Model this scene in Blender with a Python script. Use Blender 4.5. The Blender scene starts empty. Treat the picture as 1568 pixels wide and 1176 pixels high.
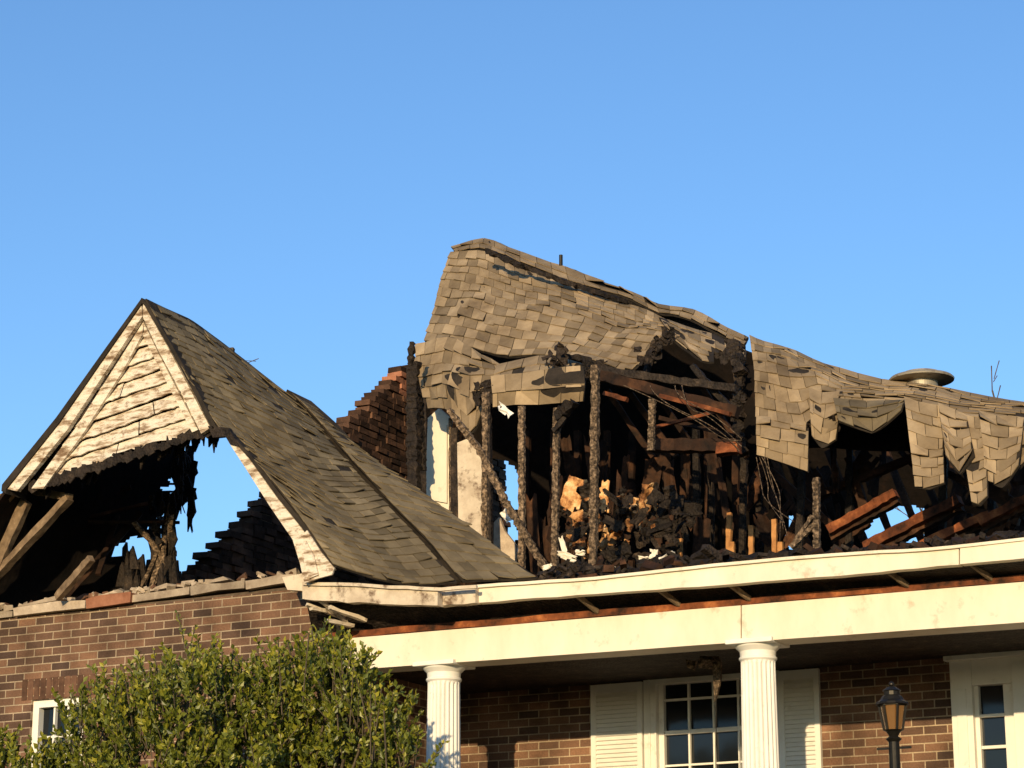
import bpy, math, random
from mathutils import Vector, Matrix, noise
random.seed(7)
R=random.random
def U(a,b): return a+(b-a)*R()
scene=bpy.context.scene
# ------------------------------------------------------------------ camera calibration
F=3702.0; YAW=math.radians(28); PIT=math.radians(15.3)
C=Vector((0,0,1.6))
cy_,sy_,cp,sp=math.cos(YAW),math.sin(YAW),math.cos(PIT),math.sin(PIT)
FW=Vector((-sy_*cp,cy_*cp,sp)); RT=Vector((cy_,sy_,0)); UP=RT.cross(FW)
def ray(px,py): return FW+RT*((px-784)/F)+UP*((588-py)/F)
def P(px,py,Y):
    r=ray(px,py); return C+r*(Y/r.y)
def PX(px,py,X):
    r=ray(px,py); return C+r*(X/r.x)
def proj(p):
    d=p-C; w=d.dot(FW); return (784+F*d.dot(RT)/w, 588-F*d.dot(UP)/w)
cam=bpy.data.cameras.new("camera"); co=bpy.data.objects.new("camera",cam); scene.collection.objects.link(co)
m=Matrix((RT,UP,-FW)).transposed().to_4x4(); m.translation=C; co.matrix_world=m
cam.lens=85; cam.sensor_width=36; cam.clip_end=3000; scene.camera=co
# ------------------------------------------------------------------ materials
def M(name,cols,scale=4,detail=6,rough=.85,bump=.3,bscale=20,bdist=.01,stretch=(1,1,1),attr=0,kind='noise',metal=0,two=None):
    mt=bpy.data.materials.new(name); mt.use_nodes=True; nt=mt.node_tree; N=nt.nodes; L=nt.links
    b=N['Principled BSDF']; b.inputs['Roughness'].default_value=rough; b.inputs['Metallic'].default_value=metal
    b.inputs['Specular IOR Level'].default_value=.2
    tc=N.new('ShaderNodeTexCoord'); mp=N.new('ShaderNodeMapping'); mp.inputs['Scale'].default_value=stretch
    L.new(tc.outputs['Object'],mp.inputs['Vector'])
    n=N.new('ShaderNodeTexNoise'); n.inputs['Scale'].default_value=scale; n.inputs['Detail'].default_value=detail
    n.inputs['Roughness'].default_value=.65
    L.new(mp.outputs[0],n.inputs['Vector'])
    r=N.new('ShaderNodeValToRGB'); el=r.color_ramp.elements
    while len(el)<len(cols): el.new(.5)
    for e,(p,c) in zip(el,cols): e.position=p; e.color=(*c,1)
    L.new(n.outputs['Fac'],r.inputs[0]); out=r.outputs[0]
    if attr:
        at=N.new('ShaderNodeAttribute'); at.attribute_name='rnd'
        mr=N.new('ShaderNodeMapRange'); mr.inputs[3].default_value=1-attr; mr.inputs[4].default_value=1+attr
        L.new(at.outputs['Fac'],mr.inputs[0])
        mx=N.new('ShaderNodeVectorMath'); mx.operation='SCALE'
        L.new(out,mx.inputs[0]); L.new(mr.outputs[0],mx.inputs['Scale']); out=mx.outputs[0]
    if two:  # overlay stains: (scale,lo,hi,color)
        n2=N.new('ShaderNodeTexNoise'); n2.inputs['Scale'].default_value=two[0]; n2.inputs['Detail'].default_value=8
        n2.inputs['Roughness'].default_value=.7
        L.new(tc.outputs['Object'],n2.inputs['Vector'])
        mr2=N.new('ShaderNodeMapRange'); mr2.inputs[1].default_value=two[1]; mr2.inputs[2].default_value=two[2]
        L.new(n2.outputs['Fac'],mr2.inputs[0])
        mm=N.new('ShaderNodeMix'); mm.data_type='RGBA'
        L.new(mr2.outputs[0],mm.inputs[0]); L.new(out,mm.inputs[6]); mm.inputs[7].default_value=(*two[3],1); out=mm.outputs[2]
    L.new(out,b.inputs['Base Color'])
    if bump:
        if kind=='vor':
            t=N.new('ShaderNodeTexVoronoi'); o='Distance'
        else:
            t=N.new('ShaderNodeTexNoise'); t.inputs['Detail'].default_value=8; o='Fac'
        t.inputs['Scale'].default_value=bscale; L.new(mp.outputs[0],t.inputs['Vector'])
        bp=N.new('ShaderNodeBump'); bp.inputs['Strength'].default_value=bump; bp.inputs['Distance'].default_value=bdist
        L.new(t.outputs[o],bp.inputs['Height']); L.new(bp.outputs[0],b.inputs['Normal'])
    return mt
def brickmat(name,c1,c2,mortar,soot=None):
    mt=bpy.data.materials.new(name); mt.use_nodes=True; nt=mt.node_tree; N=nt.nodes; L=nt.links
    b=N['Principled BSDF']; b.inputs['Roughness'].default_value=.9; b.inputs['Specular IOR Level'].default_value=.2
    tc=N.new('ShaderNodeTexCoord'); bt=N.new('ShaderNodeTexBrick')
    L.new(tc.outputs['UV'],bt.inputs['Vector'])
    bt.inputs['Scale'].default_value=1; bt.inputs['Brick Width'].default_value=.215; bt.inputs['Row Height'].default_value=.075
    bt.inputs['Mortar Size'].default_value=.007; bt.inputs['Mortar Smooth'].default_value=.3; bt.inputs['Bias'].default_value=0
    bt.inputs['Color1'].default_value=(*c1,1); bt.inputs['Color2'].default_value=(*c2,1); bt.inputs['Mortar'].default_value=(*mortar,1)
    n=N.new('ShaderNodeTexNoise'); n.inputs['Scale'].default_value=3; n.inputs['Detail'].default_value=8; L.new(tc.outputs['Object'],n.inputs['Vector'])
    mr=N.new('ShaderNodeMapRange'); mr.inputs[1].default_value=.3; mr.inputs[2].default_value=.7; mr.inputs[3].default_value=.5; mr.inputs[4].default_value=1.35
    L.new(n.outputs['Fac'],mr.inputs[0])
    n3=N.new('ShaderNodeTexNoise'); n3.inputs['Scale'].default_value=60; n3.inputs['Detail'].default_value=4; L.new(tc.outputs['Object'],n3.inputs['Vector'])
    mr3=N.new('ShaderNodeMapRange'); mr3.inputs[3].default_value=.6; mr3.inputs[4].default_value=1.4; L.new(n3.outputs['Fac'],mr3.inputs[0])
    mu=N.new('ShaderNodeMath'); mu.operation='MULTIPLY'; L.new(mr.outputs[0],mu.inputs[0]); L.new(mr3.outputs[0],mu.inputs[1])
    v=N.new('ShaderNodeVectorMath'); v.operation='SCALE'; L.new(bt.outputs['Color'],v.inputs[0]); L.new(mu.outputs[0],v.inputs['Scale'])
    L.new(v.outputs[0],b.inputs['Base Color'])
    ad=N.new('ShaderNodeMath'); ad.operation='MULTIPLY_ADD'; L.new(bt.outputs['Fac'],ad.inputs[0]); ad.inputs[1].default_value=-1
    L.new(n3.outputs['Fac'],ad.inputs[2])
    bp=N.new('ShaderNodeBump'); bp.inputs['Strength'].default_value=.8; bp.inputs['Distance'].default_value=.008
    L.new(ad.outputs[0],bp.inputs['Height']); L.new(bp.outputs[0],b.inputs['Normal'])
    return mt
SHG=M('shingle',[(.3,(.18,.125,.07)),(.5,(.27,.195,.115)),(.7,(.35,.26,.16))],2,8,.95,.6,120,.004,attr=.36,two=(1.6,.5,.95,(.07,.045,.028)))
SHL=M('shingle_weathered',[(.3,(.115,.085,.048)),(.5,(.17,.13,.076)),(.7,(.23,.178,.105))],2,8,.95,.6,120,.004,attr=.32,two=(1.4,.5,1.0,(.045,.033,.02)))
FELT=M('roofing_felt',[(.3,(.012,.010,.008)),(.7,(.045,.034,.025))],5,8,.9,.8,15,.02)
CHAR=M('charred_wood',[(.35,(.008,.006,.005)),(.6,(.03,.021,.015)),(.75,(.10,.066,.042))],9,8,.75,1,38,.012,kind='vor',attr=.4)
STUD=M('scorched_stud',[(.36,(.015,.011,.008)),(.5,(.10,.068,.042)),(.66,(.32,.22,.14))],30,8,.8,.8,55,.008,kind='vor',attr=.2)
BLACK=M('soot_and_interior_dark',[(.35,(.003,.002,.0015)),(.6,(.010,.006,.004)),(.75,(.028,.013,.007))],3,8,.95,.5,8,.05)  # soot, kept near black so sun-struck interior faces still look shaded
BRN=M('smoked_timber',[(.35,(.010,.006,.004)),(.55,(.045,.020,.010)),(.72,(.13,.055,.024))],4,8,.8,.5,30,.01,attr=.5)
REDW=M('red_and_sunlit_timber',[(.35,(.02,.009,.005)),(.55,(.17,.05,.018)),(.72,(.42,.15,.05))],4,8,.8,.5,30,.01,attr=.3)
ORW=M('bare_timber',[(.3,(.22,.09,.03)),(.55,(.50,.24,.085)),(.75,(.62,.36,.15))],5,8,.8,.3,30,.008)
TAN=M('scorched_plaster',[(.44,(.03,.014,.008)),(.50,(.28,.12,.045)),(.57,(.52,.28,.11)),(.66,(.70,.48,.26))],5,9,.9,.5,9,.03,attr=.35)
CRM=M('cream_trim_paint',[(.3,(.68,.58,.43)),(.7,(.82,.74,.60))],2,6,.55,.12,12,.01,two=(4,.57,.80,(.36,.22,.12)),stretch=(1,1,.4))
CRMD=M('dirty_trim_paint',[(.3,(.40,.31,.22)),(.6,(.64,.54,.41))],4,8,.7,.4,20,.01,two=(6,.53,.66,(.13,.08,.05)))
PEEL=M('peeling_paint',[(.36,(.17,.105,.06)),(.44,(.42,.32,.22)),(.5,(.66,.57,.45)),(.7,(.77,.69,.57))],7,10,.8,.9,22,.012,stretch=(.6,1,2.6),two=(11,.55,.68,(.22,.14,.085)))
WOOD=M('weathered_timber',[(.3,(.07,.045,.028)),(.6,(.22,.15,.09)),(.75,(.42,.32,.21))],9,8,.85,.6,30,.01,attr=.2)
WHT=M('white_paint',[(.3,(.72,.68,.60)),(.7,(.82,.78,.70))],3,6,.5,.1,20,.005,two=(5,.60,.85,(.42,.34,.24)))
BRK=brickmat('brick',(.205,.108,.064),(.065,.040,.030),(.36,.27,.18))
BRKC=M('loose_brick',[(.3,(.06,.03,.02)),(.6,(.14,.073,.044)),(.75,(.20,.11,.068))],8,8,.9,.6,50,.006,attr=.55)
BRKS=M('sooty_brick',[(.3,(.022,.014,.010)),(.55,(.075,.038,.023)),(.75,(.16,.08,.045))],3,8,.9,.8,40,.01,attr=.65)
BRKO=M('fresh_brick',[(.3,(.22,.085,.045)),(.7,(.38,.17,.10))],8,8,.9,.6,50,.006,attr=.35)
MORT=M('mortar',[(.3,(.05,.035,.025)),(.7,(.14,.10,.07))],8,8,.95,.6,40,.01)
COPE=M('broken_coping',[(.3,(.24,.18,.13)),(.7,(.48,.39,.29))],6,8,.9,.6,40,.01,attr=.4)
DARKM=M('lantern_metal',[(.3,(.012,.011,.01)),(.7,(.03,.026,.02))],10,5,.45,.2,50,.003,metal=.5)
METAL=M('vent_metal',[(.3,(.26,.23,.19)),(.7,(.40,.35,.27))],5,6,.5,.1,30,.003,metal=.3,two=(6,.52,.66,(.13,.075,.04)))
BARK=M('bark',[(.3,(.05,.038,.025)),(.7,(.13,.10,.065))],10,8,.9,.6,40,.01)
def simple(name,c,r=.1,tr=0,metal=0):
    mt=bpy.data.materials.new(name); mt.use_nodes=True; b=mt.node_tree.nodes['Principled BSDF']
    b.inputs['Base Color'].default_value=(*c,1); b.inputs['Roughness'].default_value=r; b.inputs['Transmission Weight'].default_value=tr; b.inputs['Metallic'].default_value=metal
    return mt
GLASS=simple('window_glass',(.008,.010,.013),.08)
GLASS.node_tree.nodes['Principled BSDF'].inputs['Specular IOR Level'].default_value=.35
_n=GLASS.node_tree; _t=_n.nodes.new('ShaderNodeTexNoise'); _t.inputs['Scale'].default_value=2.5; _b=_n.nodes.new('ShaderNodeBump'); _b.inputs['Strength'].default_value=.5; _b.inputs['Distance'].default_value=.02
_n.links.new(_t.outputs['Fac'],_b.inputs['Height']); _n.links.new(_b.outputs[0],_n.nodes['Principled BSDF'].inputs['Normal'])
AMB=simple('amber_glass',(.24,.12,.04),.25,.3)
LEAF=bpy.data.materials.new('leaf'); LEAF.use_nodes=True
nt=LEAF.node_tree; N=nt.nodes; L=nt.links; b=N['Principled BSDF']; b.inputs['Roughness'].default_value=.45
at=N.new('ShaderNodeAttribute'); at.attribute_name='rnd'; rp=N.new('ShaderNodeValToRGB')
for e,(p,c) in zip(rp.color_ramp.elements,[(0,(.035,.048,.006)),(1,(.36,.32,.03))]): e.position=p; e.color=(*c,1)
e=rp.color_ramp.elements.new(.5); e.color=(.14,.16,.016,1)
L.new(at.outputs['Fac'],rp.inputs[0]); L.new(rp.outputs[0],b.inputs['Base Color'])
tl=N.new('ShaderNodeBsdfTranslucent'); L.new(rp.outputs[0],tl.inputs[0]); ms=N.new('ShaderNodeMixShader'); ms.inputs[0].default_value=.22
L.new(b.outputs[0],ms.inputs[1]); L.new(tl.outputs[0],ms.inputs[2]); L.new(ms.outputs[0],N['Material Output'].inputs[0])
# ------------------------------------------------------------------ mesh helpers
def empty(name,loc=(0,0,0)):
    o=bpy.data.objects.new(name,None); scene.collection.objects.link(o); o.location=loc; return o
HOUSE=empty('brick_house')
class MB:
    def __init__(s): s.v=[];s.f=[];s.r=[];s.uv=[]
    def add(s,vs,fs,r=None,uvs=None):
        b=len(s.v); s.v+= [tuple(x) for x in vs]
        rr=R() if r is None else r
        for i,f in enumerate(fs):
            s.f.append([b+k for k in f]); s.r.append(rr); s.uv.append([uvs[k] for k in f] if uvs else [(0,0)]*len(f))
    def box(s,a,b,r=None,jit=0):
        (x0,y0,z0),(x1,y1,z1)=a,b
        vs=[(x,y,z) for x in(x0,x1) for y in(y0,y1) for z in(z0,z1)]
        if jit: vs=[(x+U(-jit,jit),y+U(-jit,jit),z+U(-jit,jit)) for x,y,z in vs]
        s.add(vs,[(0,1,3,2),(4,6,7,5),(0,4,5,1),(2,3,7,6),(0,2,6,4),(1,5,7,3)],r)
    def chunk(s,c,sx,sy,sz,r=None,jit=.25):
        rot=Matrix.Rotation(U(0,6.28),3,'Z')@Matrix.Rotation(U(-.7,.7),3,'X')@Matrix.Rotation(U(-.6,.6),3,'Y')
        vs=[Vector(c)+rot@Vector((x*sx/2*(1+U(-jit,jit)),y*sy/2*(1+U(-jit,jit)),z*sz/2*(1+U(-jit,jit)))) for x in(-1,1) for y in(-1,1) for z in(-1,1)]
        s.add(vs,[(0,1,3,2),(4,6,7,5),(0,4,5,1),(2,3,7,6),(0,2,6,4),(1,5,7,3)],r)
    def prism(s,pts,Y=None,th=.03,r=None):
        w=[P(p[0],p[1],p[2] if len(p)>2 else Y) for p in pts]; n=len(w)
        bk=[q+Vector((0,th,0)) for q in w]
        s.add(w+bk,[tuple(range(n)),tuple(range(2*n-1,n-1,-1))]+[(i,(i+1)%n+0,(i+1)%n+n,i+n) for i in range(n)],r)
    def beam(s,p,q,w,d,seg=1,jit=0,r=None,bend=0):
        p=Vector(p);q=Vector(q); a=(q-p).normalized(); h=Vector((0,0,1)) if abs(a.z)<.8 else Vector((0,-1,0))
        x=a.cross(h).normalized(); y=x.cross(a).normalized(); vs=[];fs=[]
        bx=x*U(-bend,bend)+y*U(-bend,bend)
        for i in range(seg+1):
            t=i/seg; c=p.lerp(q,t)+bx*math.sin(t*math.pi); k=1+(U(-jit,jit)*1.2 if jit else 0)
            for sx,sy in((-1,-1),(1,-1),(1,1),(-1,1)):
                vs.append(c+x*(sx*w/2*k+U(-jit,jit)*w)+y*(sy*d/2*k+U(-jit,jit)*d)+a*(U(-1,1)*jit*w))
        for i in range(seg):
            for k in range(4): fs.append((i*4+k,i*4+(k+1)%4,i*4+4+(k+1)%4,i*4+4+k))
        fs+=[(3,2,1,0),tuple(seg*4+k for k in range(4))]
        s.add(vs,fs,r)
    def sheet(s,c,w,h,crump=.3,n=3,rot=None,r=None):
        rot=rot or (Matrix.Rotation(U(-.9,.9),3,'Z')@Matrix.Rotation(U(-.6,.6),3,'X')@Matrix.Rotation(U(-3,3),3,'Y'))
        vs=[]; sd=Vector((U(0,99),U(0,99),U(0,99)))
        for i in range(n+1):
            for j in range(n+1):
                a,b_=i/n-.5,j/n-.5; q=Vector((a*2.2,b_*2.2,0))+sd
                ww=1+.3*noise.noise(q*.9+Vector((9,0,0))); hh=1+.3*noise.noise(q*.9+Vector((0,9,0)))
                edge=.045 if i in(0,n) or j in(0,n) else .015
                vs.append(Vector(c)+rot@Vector((a*w*ww+U(-edge,edge)*w,(noise.noise(q)*1.3+noise.noise(q*2.7)*.4)*crump*w,b_*h*hh+U(-edge,edge)*h)))
        fs=[(i*(n+1)+j,(i+1)*(n+1)+j,(i+1)*(n+1)+j+1,i*(n+1)+j+1) for i in range(n) for j in range(n) if not((i in(0,n-1) or j in (0,n-1)) and R()<.12)]
        s.add(vs,fs,r)
    def lathe(s,prof,c,n=24,flute=0,nf=20,r=None):
        c=Vector(c);vs=[];fs=[]
        for k,(rad,z,fl) in enumerate(prof):
            for i in range(n):
                a=2*math.pi*i/n; rr=rad-(fl*flute*(1-abs(math.sin(a*nf/2))**.7))
                vs.append(c+Vector((rr*math.cos(a),rr*math.sin(a),z)))
        for k in range(len(prof)-1):
            for i in range(n): fs.append((k*n+i,k*n+(i+1)%n,(k+1)*n+(i+1)%n,(k+1)*n+i))
        fs.append(tuple(range(n-1,-1,-1))); fs.append(tuple((len(prof)-1)*n+i for i in range(n)))
        s.add(vs,fs,r)
    def obj(s,name,mat,parent=HOUSE,solid=0,smooth=False,bevel=0):
        me=bpy.data.meshes.new(name); me.from_pydata(s.v,[],s.f)
        a=me.attributes.new('rnd','FLOAT','FACE'); a.data.foreach_set('value',s.r)
        ul=me.uv_layers.new(name='UVMap'); fl=[c for f in s.uv for u in f for c in u]; ul.data.foreach_set('uv',fl)
        me.materials.append(mat); 
        if smooth: me.polygons.foreach_set('use_smooth',[True]*len(me.polygons))
        me.update()
        o=bpy.data.objects.new(name,me); scene.collection.objects.link(o)
        if parent: o.parent=parent
        if solid:
            md=o.modifiers.new('s','SOLIDIFY'); md.thickness=solid; md.offset=-1
        if bevel:
            md=o.modifiers.new('b','BEVEL'); md.width=bevel; md.segments=2
        return o
def wall(mb,p0,p1,z0,z1,holes=()):
    p0=Vector(p0).to_2d();p1=Vector(p1).to_2d(); Lh=(p1-p0).length
    xs=sorted({0,Lh,*[h[0] for h in holes],*[h[1] for h in holes]}); zs=sorted({z0,z1,*[h[2] for h in holes],*[h[3] for h in holes]})
    for i in range(len(xs)-1):
        for j in range(len(zs)-1):
            a,b2,c,d=xs[i],xs[i+1],zs[j],zs[j+1]; mx,mz=(a+b2)/2,(c+d)/2
            if any(h[0]<mx<h[1] and h[2]<mz<h[3] for h in holes): continue
            def q(x,z):
                t=p0+(p1-p0)*(x/Lh); return (t.x,t.y,z)
            mb.add([q(a,c),q(b2,c),q(b2,d),q(a,d)],[(0,1,2,3)],None,[(a,c),(b2,c),(b2,d),(a,d)])
def surf(grid,wob=.0,seed=0):
    G=[[P(*p) for p in row] for row in grid]; nr=len(G)
    def cr(a,b,c,d,t):
        t2=t*t;t3=t2*t
        return (b*2+(c-a)*t+(a*2-b*5+c*4-d)*t2+(b*3-a-c*3+d)*t3)*.5
    def S(u,v):
        v=min(max(v,0),1)*(nr-1); i=min(int(v),nr-2); tv=v-i
        def row(k):
            g=G[min(max(k,0),nr-1)]; n=len(g); x=min(max(u,0),1)*(n-1); j=min(int(x),n-2); t=x-j
            a=g[j-1] if j>0 else g[0]*2-g[1]; d=g[j+2] if j+2<n else g[-1]*2-g[-2]
            return cr(a,g[j],g[j+1],d,t).lerp(g[j].lerp(g[j+1],t),.4)
        r1,r2=row(i),row(i+1); r0=row(i-1) if i>0 else r1*2-r2; r3=row(i+2) if i+2<nr else r2*2-r1
        p=cr(r0,r1,r2,r3,tv).lerp(r1.lerp(r2,tv),.4)
        if wob:
            q=p*1.3+Vector((seed,0,0)); k=noise.noise(q)*wob+noise.noise(q*2.7)*wob*.3
            p=p+Vector((k*.3,-k,k*.5))
        return p
    return S
def shingle(name,grid,rows,tabw,mat,wob=.05,seed=1,skip=.01,lift=.014,keep=None,curl=.025):
    S=surf(grid,wob,seed); t=MB(); e=.004
    def Nn(u,v):
        a=S(min(u+e,1),v)-S(max(u-e,0),v); b_=S(u,min(v+e,1))-S(u,max(v-e,0)); n=a.cross(b_)
        if n.length<1e-9: return Vector((0,-.7,.7))
        n.normalize()
        if n.dot(Vector((.25,-1,.25)))<0: n=-n
        return n
    for i in range(rows):
        v0=i/rows; v1=min((i+1.12)/rows,1.03)
        Ln=sum((S((k+1)/12,v0+.5/rows)-S(k/12,v0+.5/rows)).length for k in range(12))
        x=-tabw*(.5*(i%2)+U(0,.2)); alt=0
        while x<Ln:
            w=tabw*U(.82,1.15); u0=max(x/Ln,0); u1=min((x+w*.97)/Ln,1); x+=w; alt=1-alt
            if u1-u0<.15*tabw/Ln: continue
            if R()<skip: continue
            um=(u0+u1)/2
            if keep and not keep(um,v1): continue
            vj=(U(-.04,.04)+(U(0,.16) if R()<.3 else 0))/rows; l0=lift*U(.6,1.4); c0=U(0,1)**8*curl; c1=U(0,1)**8*curl
            vb=v1+vj
            def pt(u,v,h): return S(u,v)+Nn(min(max(u,.01),.99),min(max(v,.01),.99))*h
            a,b_,c,d=pt(u0,v0,.004),pt(u1,v0,.004),pt(u1,vb,l0+c1),pt(u0,vb,l0+c0)
            c2,d2=pt(u1,vb,l0+c1-.011),pt(u0,vb,l0+c0-.011)
            t.add([a,b_,c,d,c2,d2],[(0,1,2,3),(3,2,4,5),(0,3,5),(1,4,2)],min(1,max(0,(.72 if alt else .3)+U(-.28,.28))))
    t.obj(name,mat)
    g=MB(); n=28; m_=20
    vs=[S(i/n,j/m_) for j in range(m_+1) for i in range(n+1)]
    fs=[(j*(n+1)+i,j*(n+1)+i+1,(j+1)*(n+1)+i+1,(j+1)*(n+1)+i) for j in range(m_) for i in range(n) if not keep or keep((i+.5)/n,(j+.5)/m_)]
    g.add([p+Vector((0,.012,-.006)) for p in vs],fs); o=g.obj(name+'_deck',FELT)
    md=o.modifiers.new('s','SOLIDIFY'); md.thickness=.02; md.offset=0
def inpoly(x,y,poly):
    c=False;n=len(poly)
    for i in range(n):
        x1,y1=poly[i];x2,y2=poly[i-1]
        if (y1>y)!=(y2>y) and x<(x2-x1)*(y-y1)/(y2-y1)+x1: c=not c
    return c
# ------------------------------------------------------------------ ground
def gz(x,y):
    t=min(max((y-3)/11,0),1); s_=t*t*(3-2*t)
    t2=min(max((y-40)/60,0),1)
    return 2.0*s_-1.0*t2
GRASS=M('grass',[(.3,(.03,.045,.012)),(.6,(.06,.075,.02)),(.8,(.12,.11,.04))],1.5,10,.95,.8,60,.03)
g=MB(); xs=[-1500,-600,-200,-80]+[-60+4*i for i in range(31)]+[80,200,600,1500]
ys=[-1500,-600,-200,-60,-20]+[-8+2*i for i in range(30)]+[60,80,100,200,600,1500]
vs=[(x,y,gz(x,y)+(.05*noise.noise(Vector((x*.3,y*.3,0))))) for y in ys for x in xs]; nx=len(xs)
g.add(vs,[(j*nx+i,j*nx+i+1,(j+1)*nx+i+1,(j+1)*nx+i) for j in range(len(ys)-1) for i in range(nx-1)])
g.obj('ground',GRASS,None,smooth=True)
# ------------------------------------------------------------------ brick walls
GZ=1.95; WY=18.1; BY=20.25
XW=P(522,1000,WY).x; XL=P(-60,1000,WY).x-.6; X0=P(270,900,20).x
w=MB()
wx0,wx1=P(47,1100,WY).x,P(128,1100,WY).x
ztop=P(230,925,WY).z; zw=P(80,1070,WY).z
wall(w,(XL,WY,0),(XW,WY,0),GZ,ztop,[(wx0-XL,wx1-XL,zw-1.5,zw)])
wall(w,(XW,WY+.0,0),(XW,BY+.01,0),GZ,P(525,985,WY).z)
XR=6.0
win=(P(990,1100,BY).x,P(1192,1100,BY).x); wz1=P(1090,1022,BY).z
dr=(P(1464,1100,BY).x,P(1464,1100,BY).x+1.35); dz1=P(1510,1010,BY).z
wall(w,(XW,BY,0),(XR,BY,0),GZ,5.2,[(win[0]-XW,win[1]-XW,3.1,wz1),(dr[0]-XW,dr[1]-XW,2.3,dz1)])
wall(w,(XR,BY,0),(XR,27.3,0),GZ,5.4)
wall(w,(XR,27.3,0),(X0,27.3,0),GZ,5.4)
wall(w,(XL,24,0),(XL,WY,0),GZ,ztop)
wall(w,(X0,27.3,0),(X0,20,0),GZ,6.08)
w.obj('brick_walls',BRK,solid=.2)
s=MB(); x=wx0-.12
while x<wx1+.1:
    s.box((x,WY-.006,zw+.005),(x+.062,WY+.05,zw+.205)); x+=.073
s.obj('soldier_course',BRKC,bevel=.003)
s=MB(); fw=.07
for a,b_ in(((wx0,zw-1.5),(wx0+fw,zw)),((wx1-fw,zw-1.5),(wx1,zw)),((wx0+fw,zw-fw),(wx1-fw,zw))):
    s.box((a[0],WY+.03,a[1]),(b_[0],WY+.13,b_[1]))
for k in range(1,3): s.box((wx0+fw+k*(wx1-wx0-2*fw)/3-.01,WY+.06,zw-1.5),(wx0+fw+k*(wx1-wx0-2*fw)/3+.01,WY+.1,zw-fw))
for k in range(1,5): s.box((wx0+fw,WY+.058,zw-fw-k*.28-.01),(wx1-fw,WY+.098,zw-fw-k*.28+.01))
s.obj('wing_window_frame',WHT)
s=MB(); s.box((wx0,WY+.105,zw-1.5),(wx1,WY+.115,zw)); s.obj('wing_window_glass',GLASS)
s=MB(); s2=MB(); s3=MB(); s4=MB()
def wl(px): return 945-(px)*.122 if px<460 else 889
x=P(-40,950,WY).x; 
for k in range(0,6):
    zz=ztop+.005+k*.075; xx=x-(k%2)*.1
    while xx<XW-.05:
        px,py=proj(Vector((xx+.1,WY,zz+.07)))
        if py>wl(px)+6+U(-2,2): (s if R()>.03 else s3).box((xx,WY-.002+U(-.004,.004),zz),(xx+.203,WY+.19,zz+.066))
        xx+=.215
s2.add([P(-60,952,WY+.012),P(300,915,WY+.012),P(460,897,WY+.012),P(500,900,WY+.012),(XW,WY+.012,ztop-.05),(XL,WY+.012,ztop-.05)],[(0,1,2,3,4,5)])
px=-45
while px<452:
    w_=U(35,120); h=U(8,12); y0=wl(px)+U(-1,1); y1=wl(px+w_)+U(-1,1)
    mb=s3 if R()<.2 else s4; Y_=WY-.05+U(-.03,.02)
    mb.prism([(px,y0-h),(px+w_*.3,y0+(y1-y0)*.3-h-U(-1,3)),(px+w_*.6,y0+(y1-y0)*.6-h-U(-1,3)),(px+w_-1,y1-h+U(-2,2)),(px+w_-2,y1+U(0,2)),(px+w_*.5,(y0+y1)/2+U(-1,2)),(px+1,y0+U(0,3))],Y_,.25)
    if R()<.6: s4.prism([(px+5,y0-h-1),(px+w_*.7,y1-h-1),(px+w_*.6,y1-h-U(3,7)),(px+10,y0-h-U(2,4))],Y_+.1,.1)
    px+=w_
for _ in range(60):
    q=U(0,450); c=P(q,wl(q)-12-U(0,4),WY+.08); random.choice([s4,s,s4]).chunk(c,U(.03,.12),U(.03,.08),U(.02,.06))
s.obj('wall_top_bricks',BRKC,bevel=.004); s2.obj('wall_top_mortar',MORT); s3.obj('broken_red_bricks',BRKO,bevel=.004); s4.obj('broken_coping',COPE,bevel=.005)
A=P(270,905,20); B=PX(622,562,X0); sl=(B.z-A.z)/(B.y-A.y)
s=MB(); s2=MB(); s3=MB(); k=0; z=6.09; hs=[]
while z<B.z+.02:
    k+=1; yst=20+max(0,(math.floor(k/2)*.15-.0))/sl*1.0+U(-.07,.07); yy=yst
    while yy<27.1 and (z<B.z-.15+.0 or yy<B.y+1.2):
        mb=s3 if (z>B.z-.6 and R()<.35 and yy<yst+.8) else s
        mb.box((X0-.19,yy,z),(X0+U(-.02,.02),yy+.203,z+.066),jit=.006); yy+=.215
    hs.append((yst+.08,z)); z+=.075
vs=[];
for y_,z_ in hs: vs+= [(X0-.025,y_,z_),(X0-.025,27.1,z_),(X0-.025,27.1,z_+.075),(X0-.025,y_,z_+.075)]
s2.add(vs,[(4*i,4*i+1,4*i+2,4*i+3) for i in range(len(hs))])
s.obj('stepped_gable_bricks',BRKS); s2.obj('stepped_gable_mortar',MORT,solid=.15); s3.obj('stepped_gable_red_bricks',BRKO)
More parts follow.
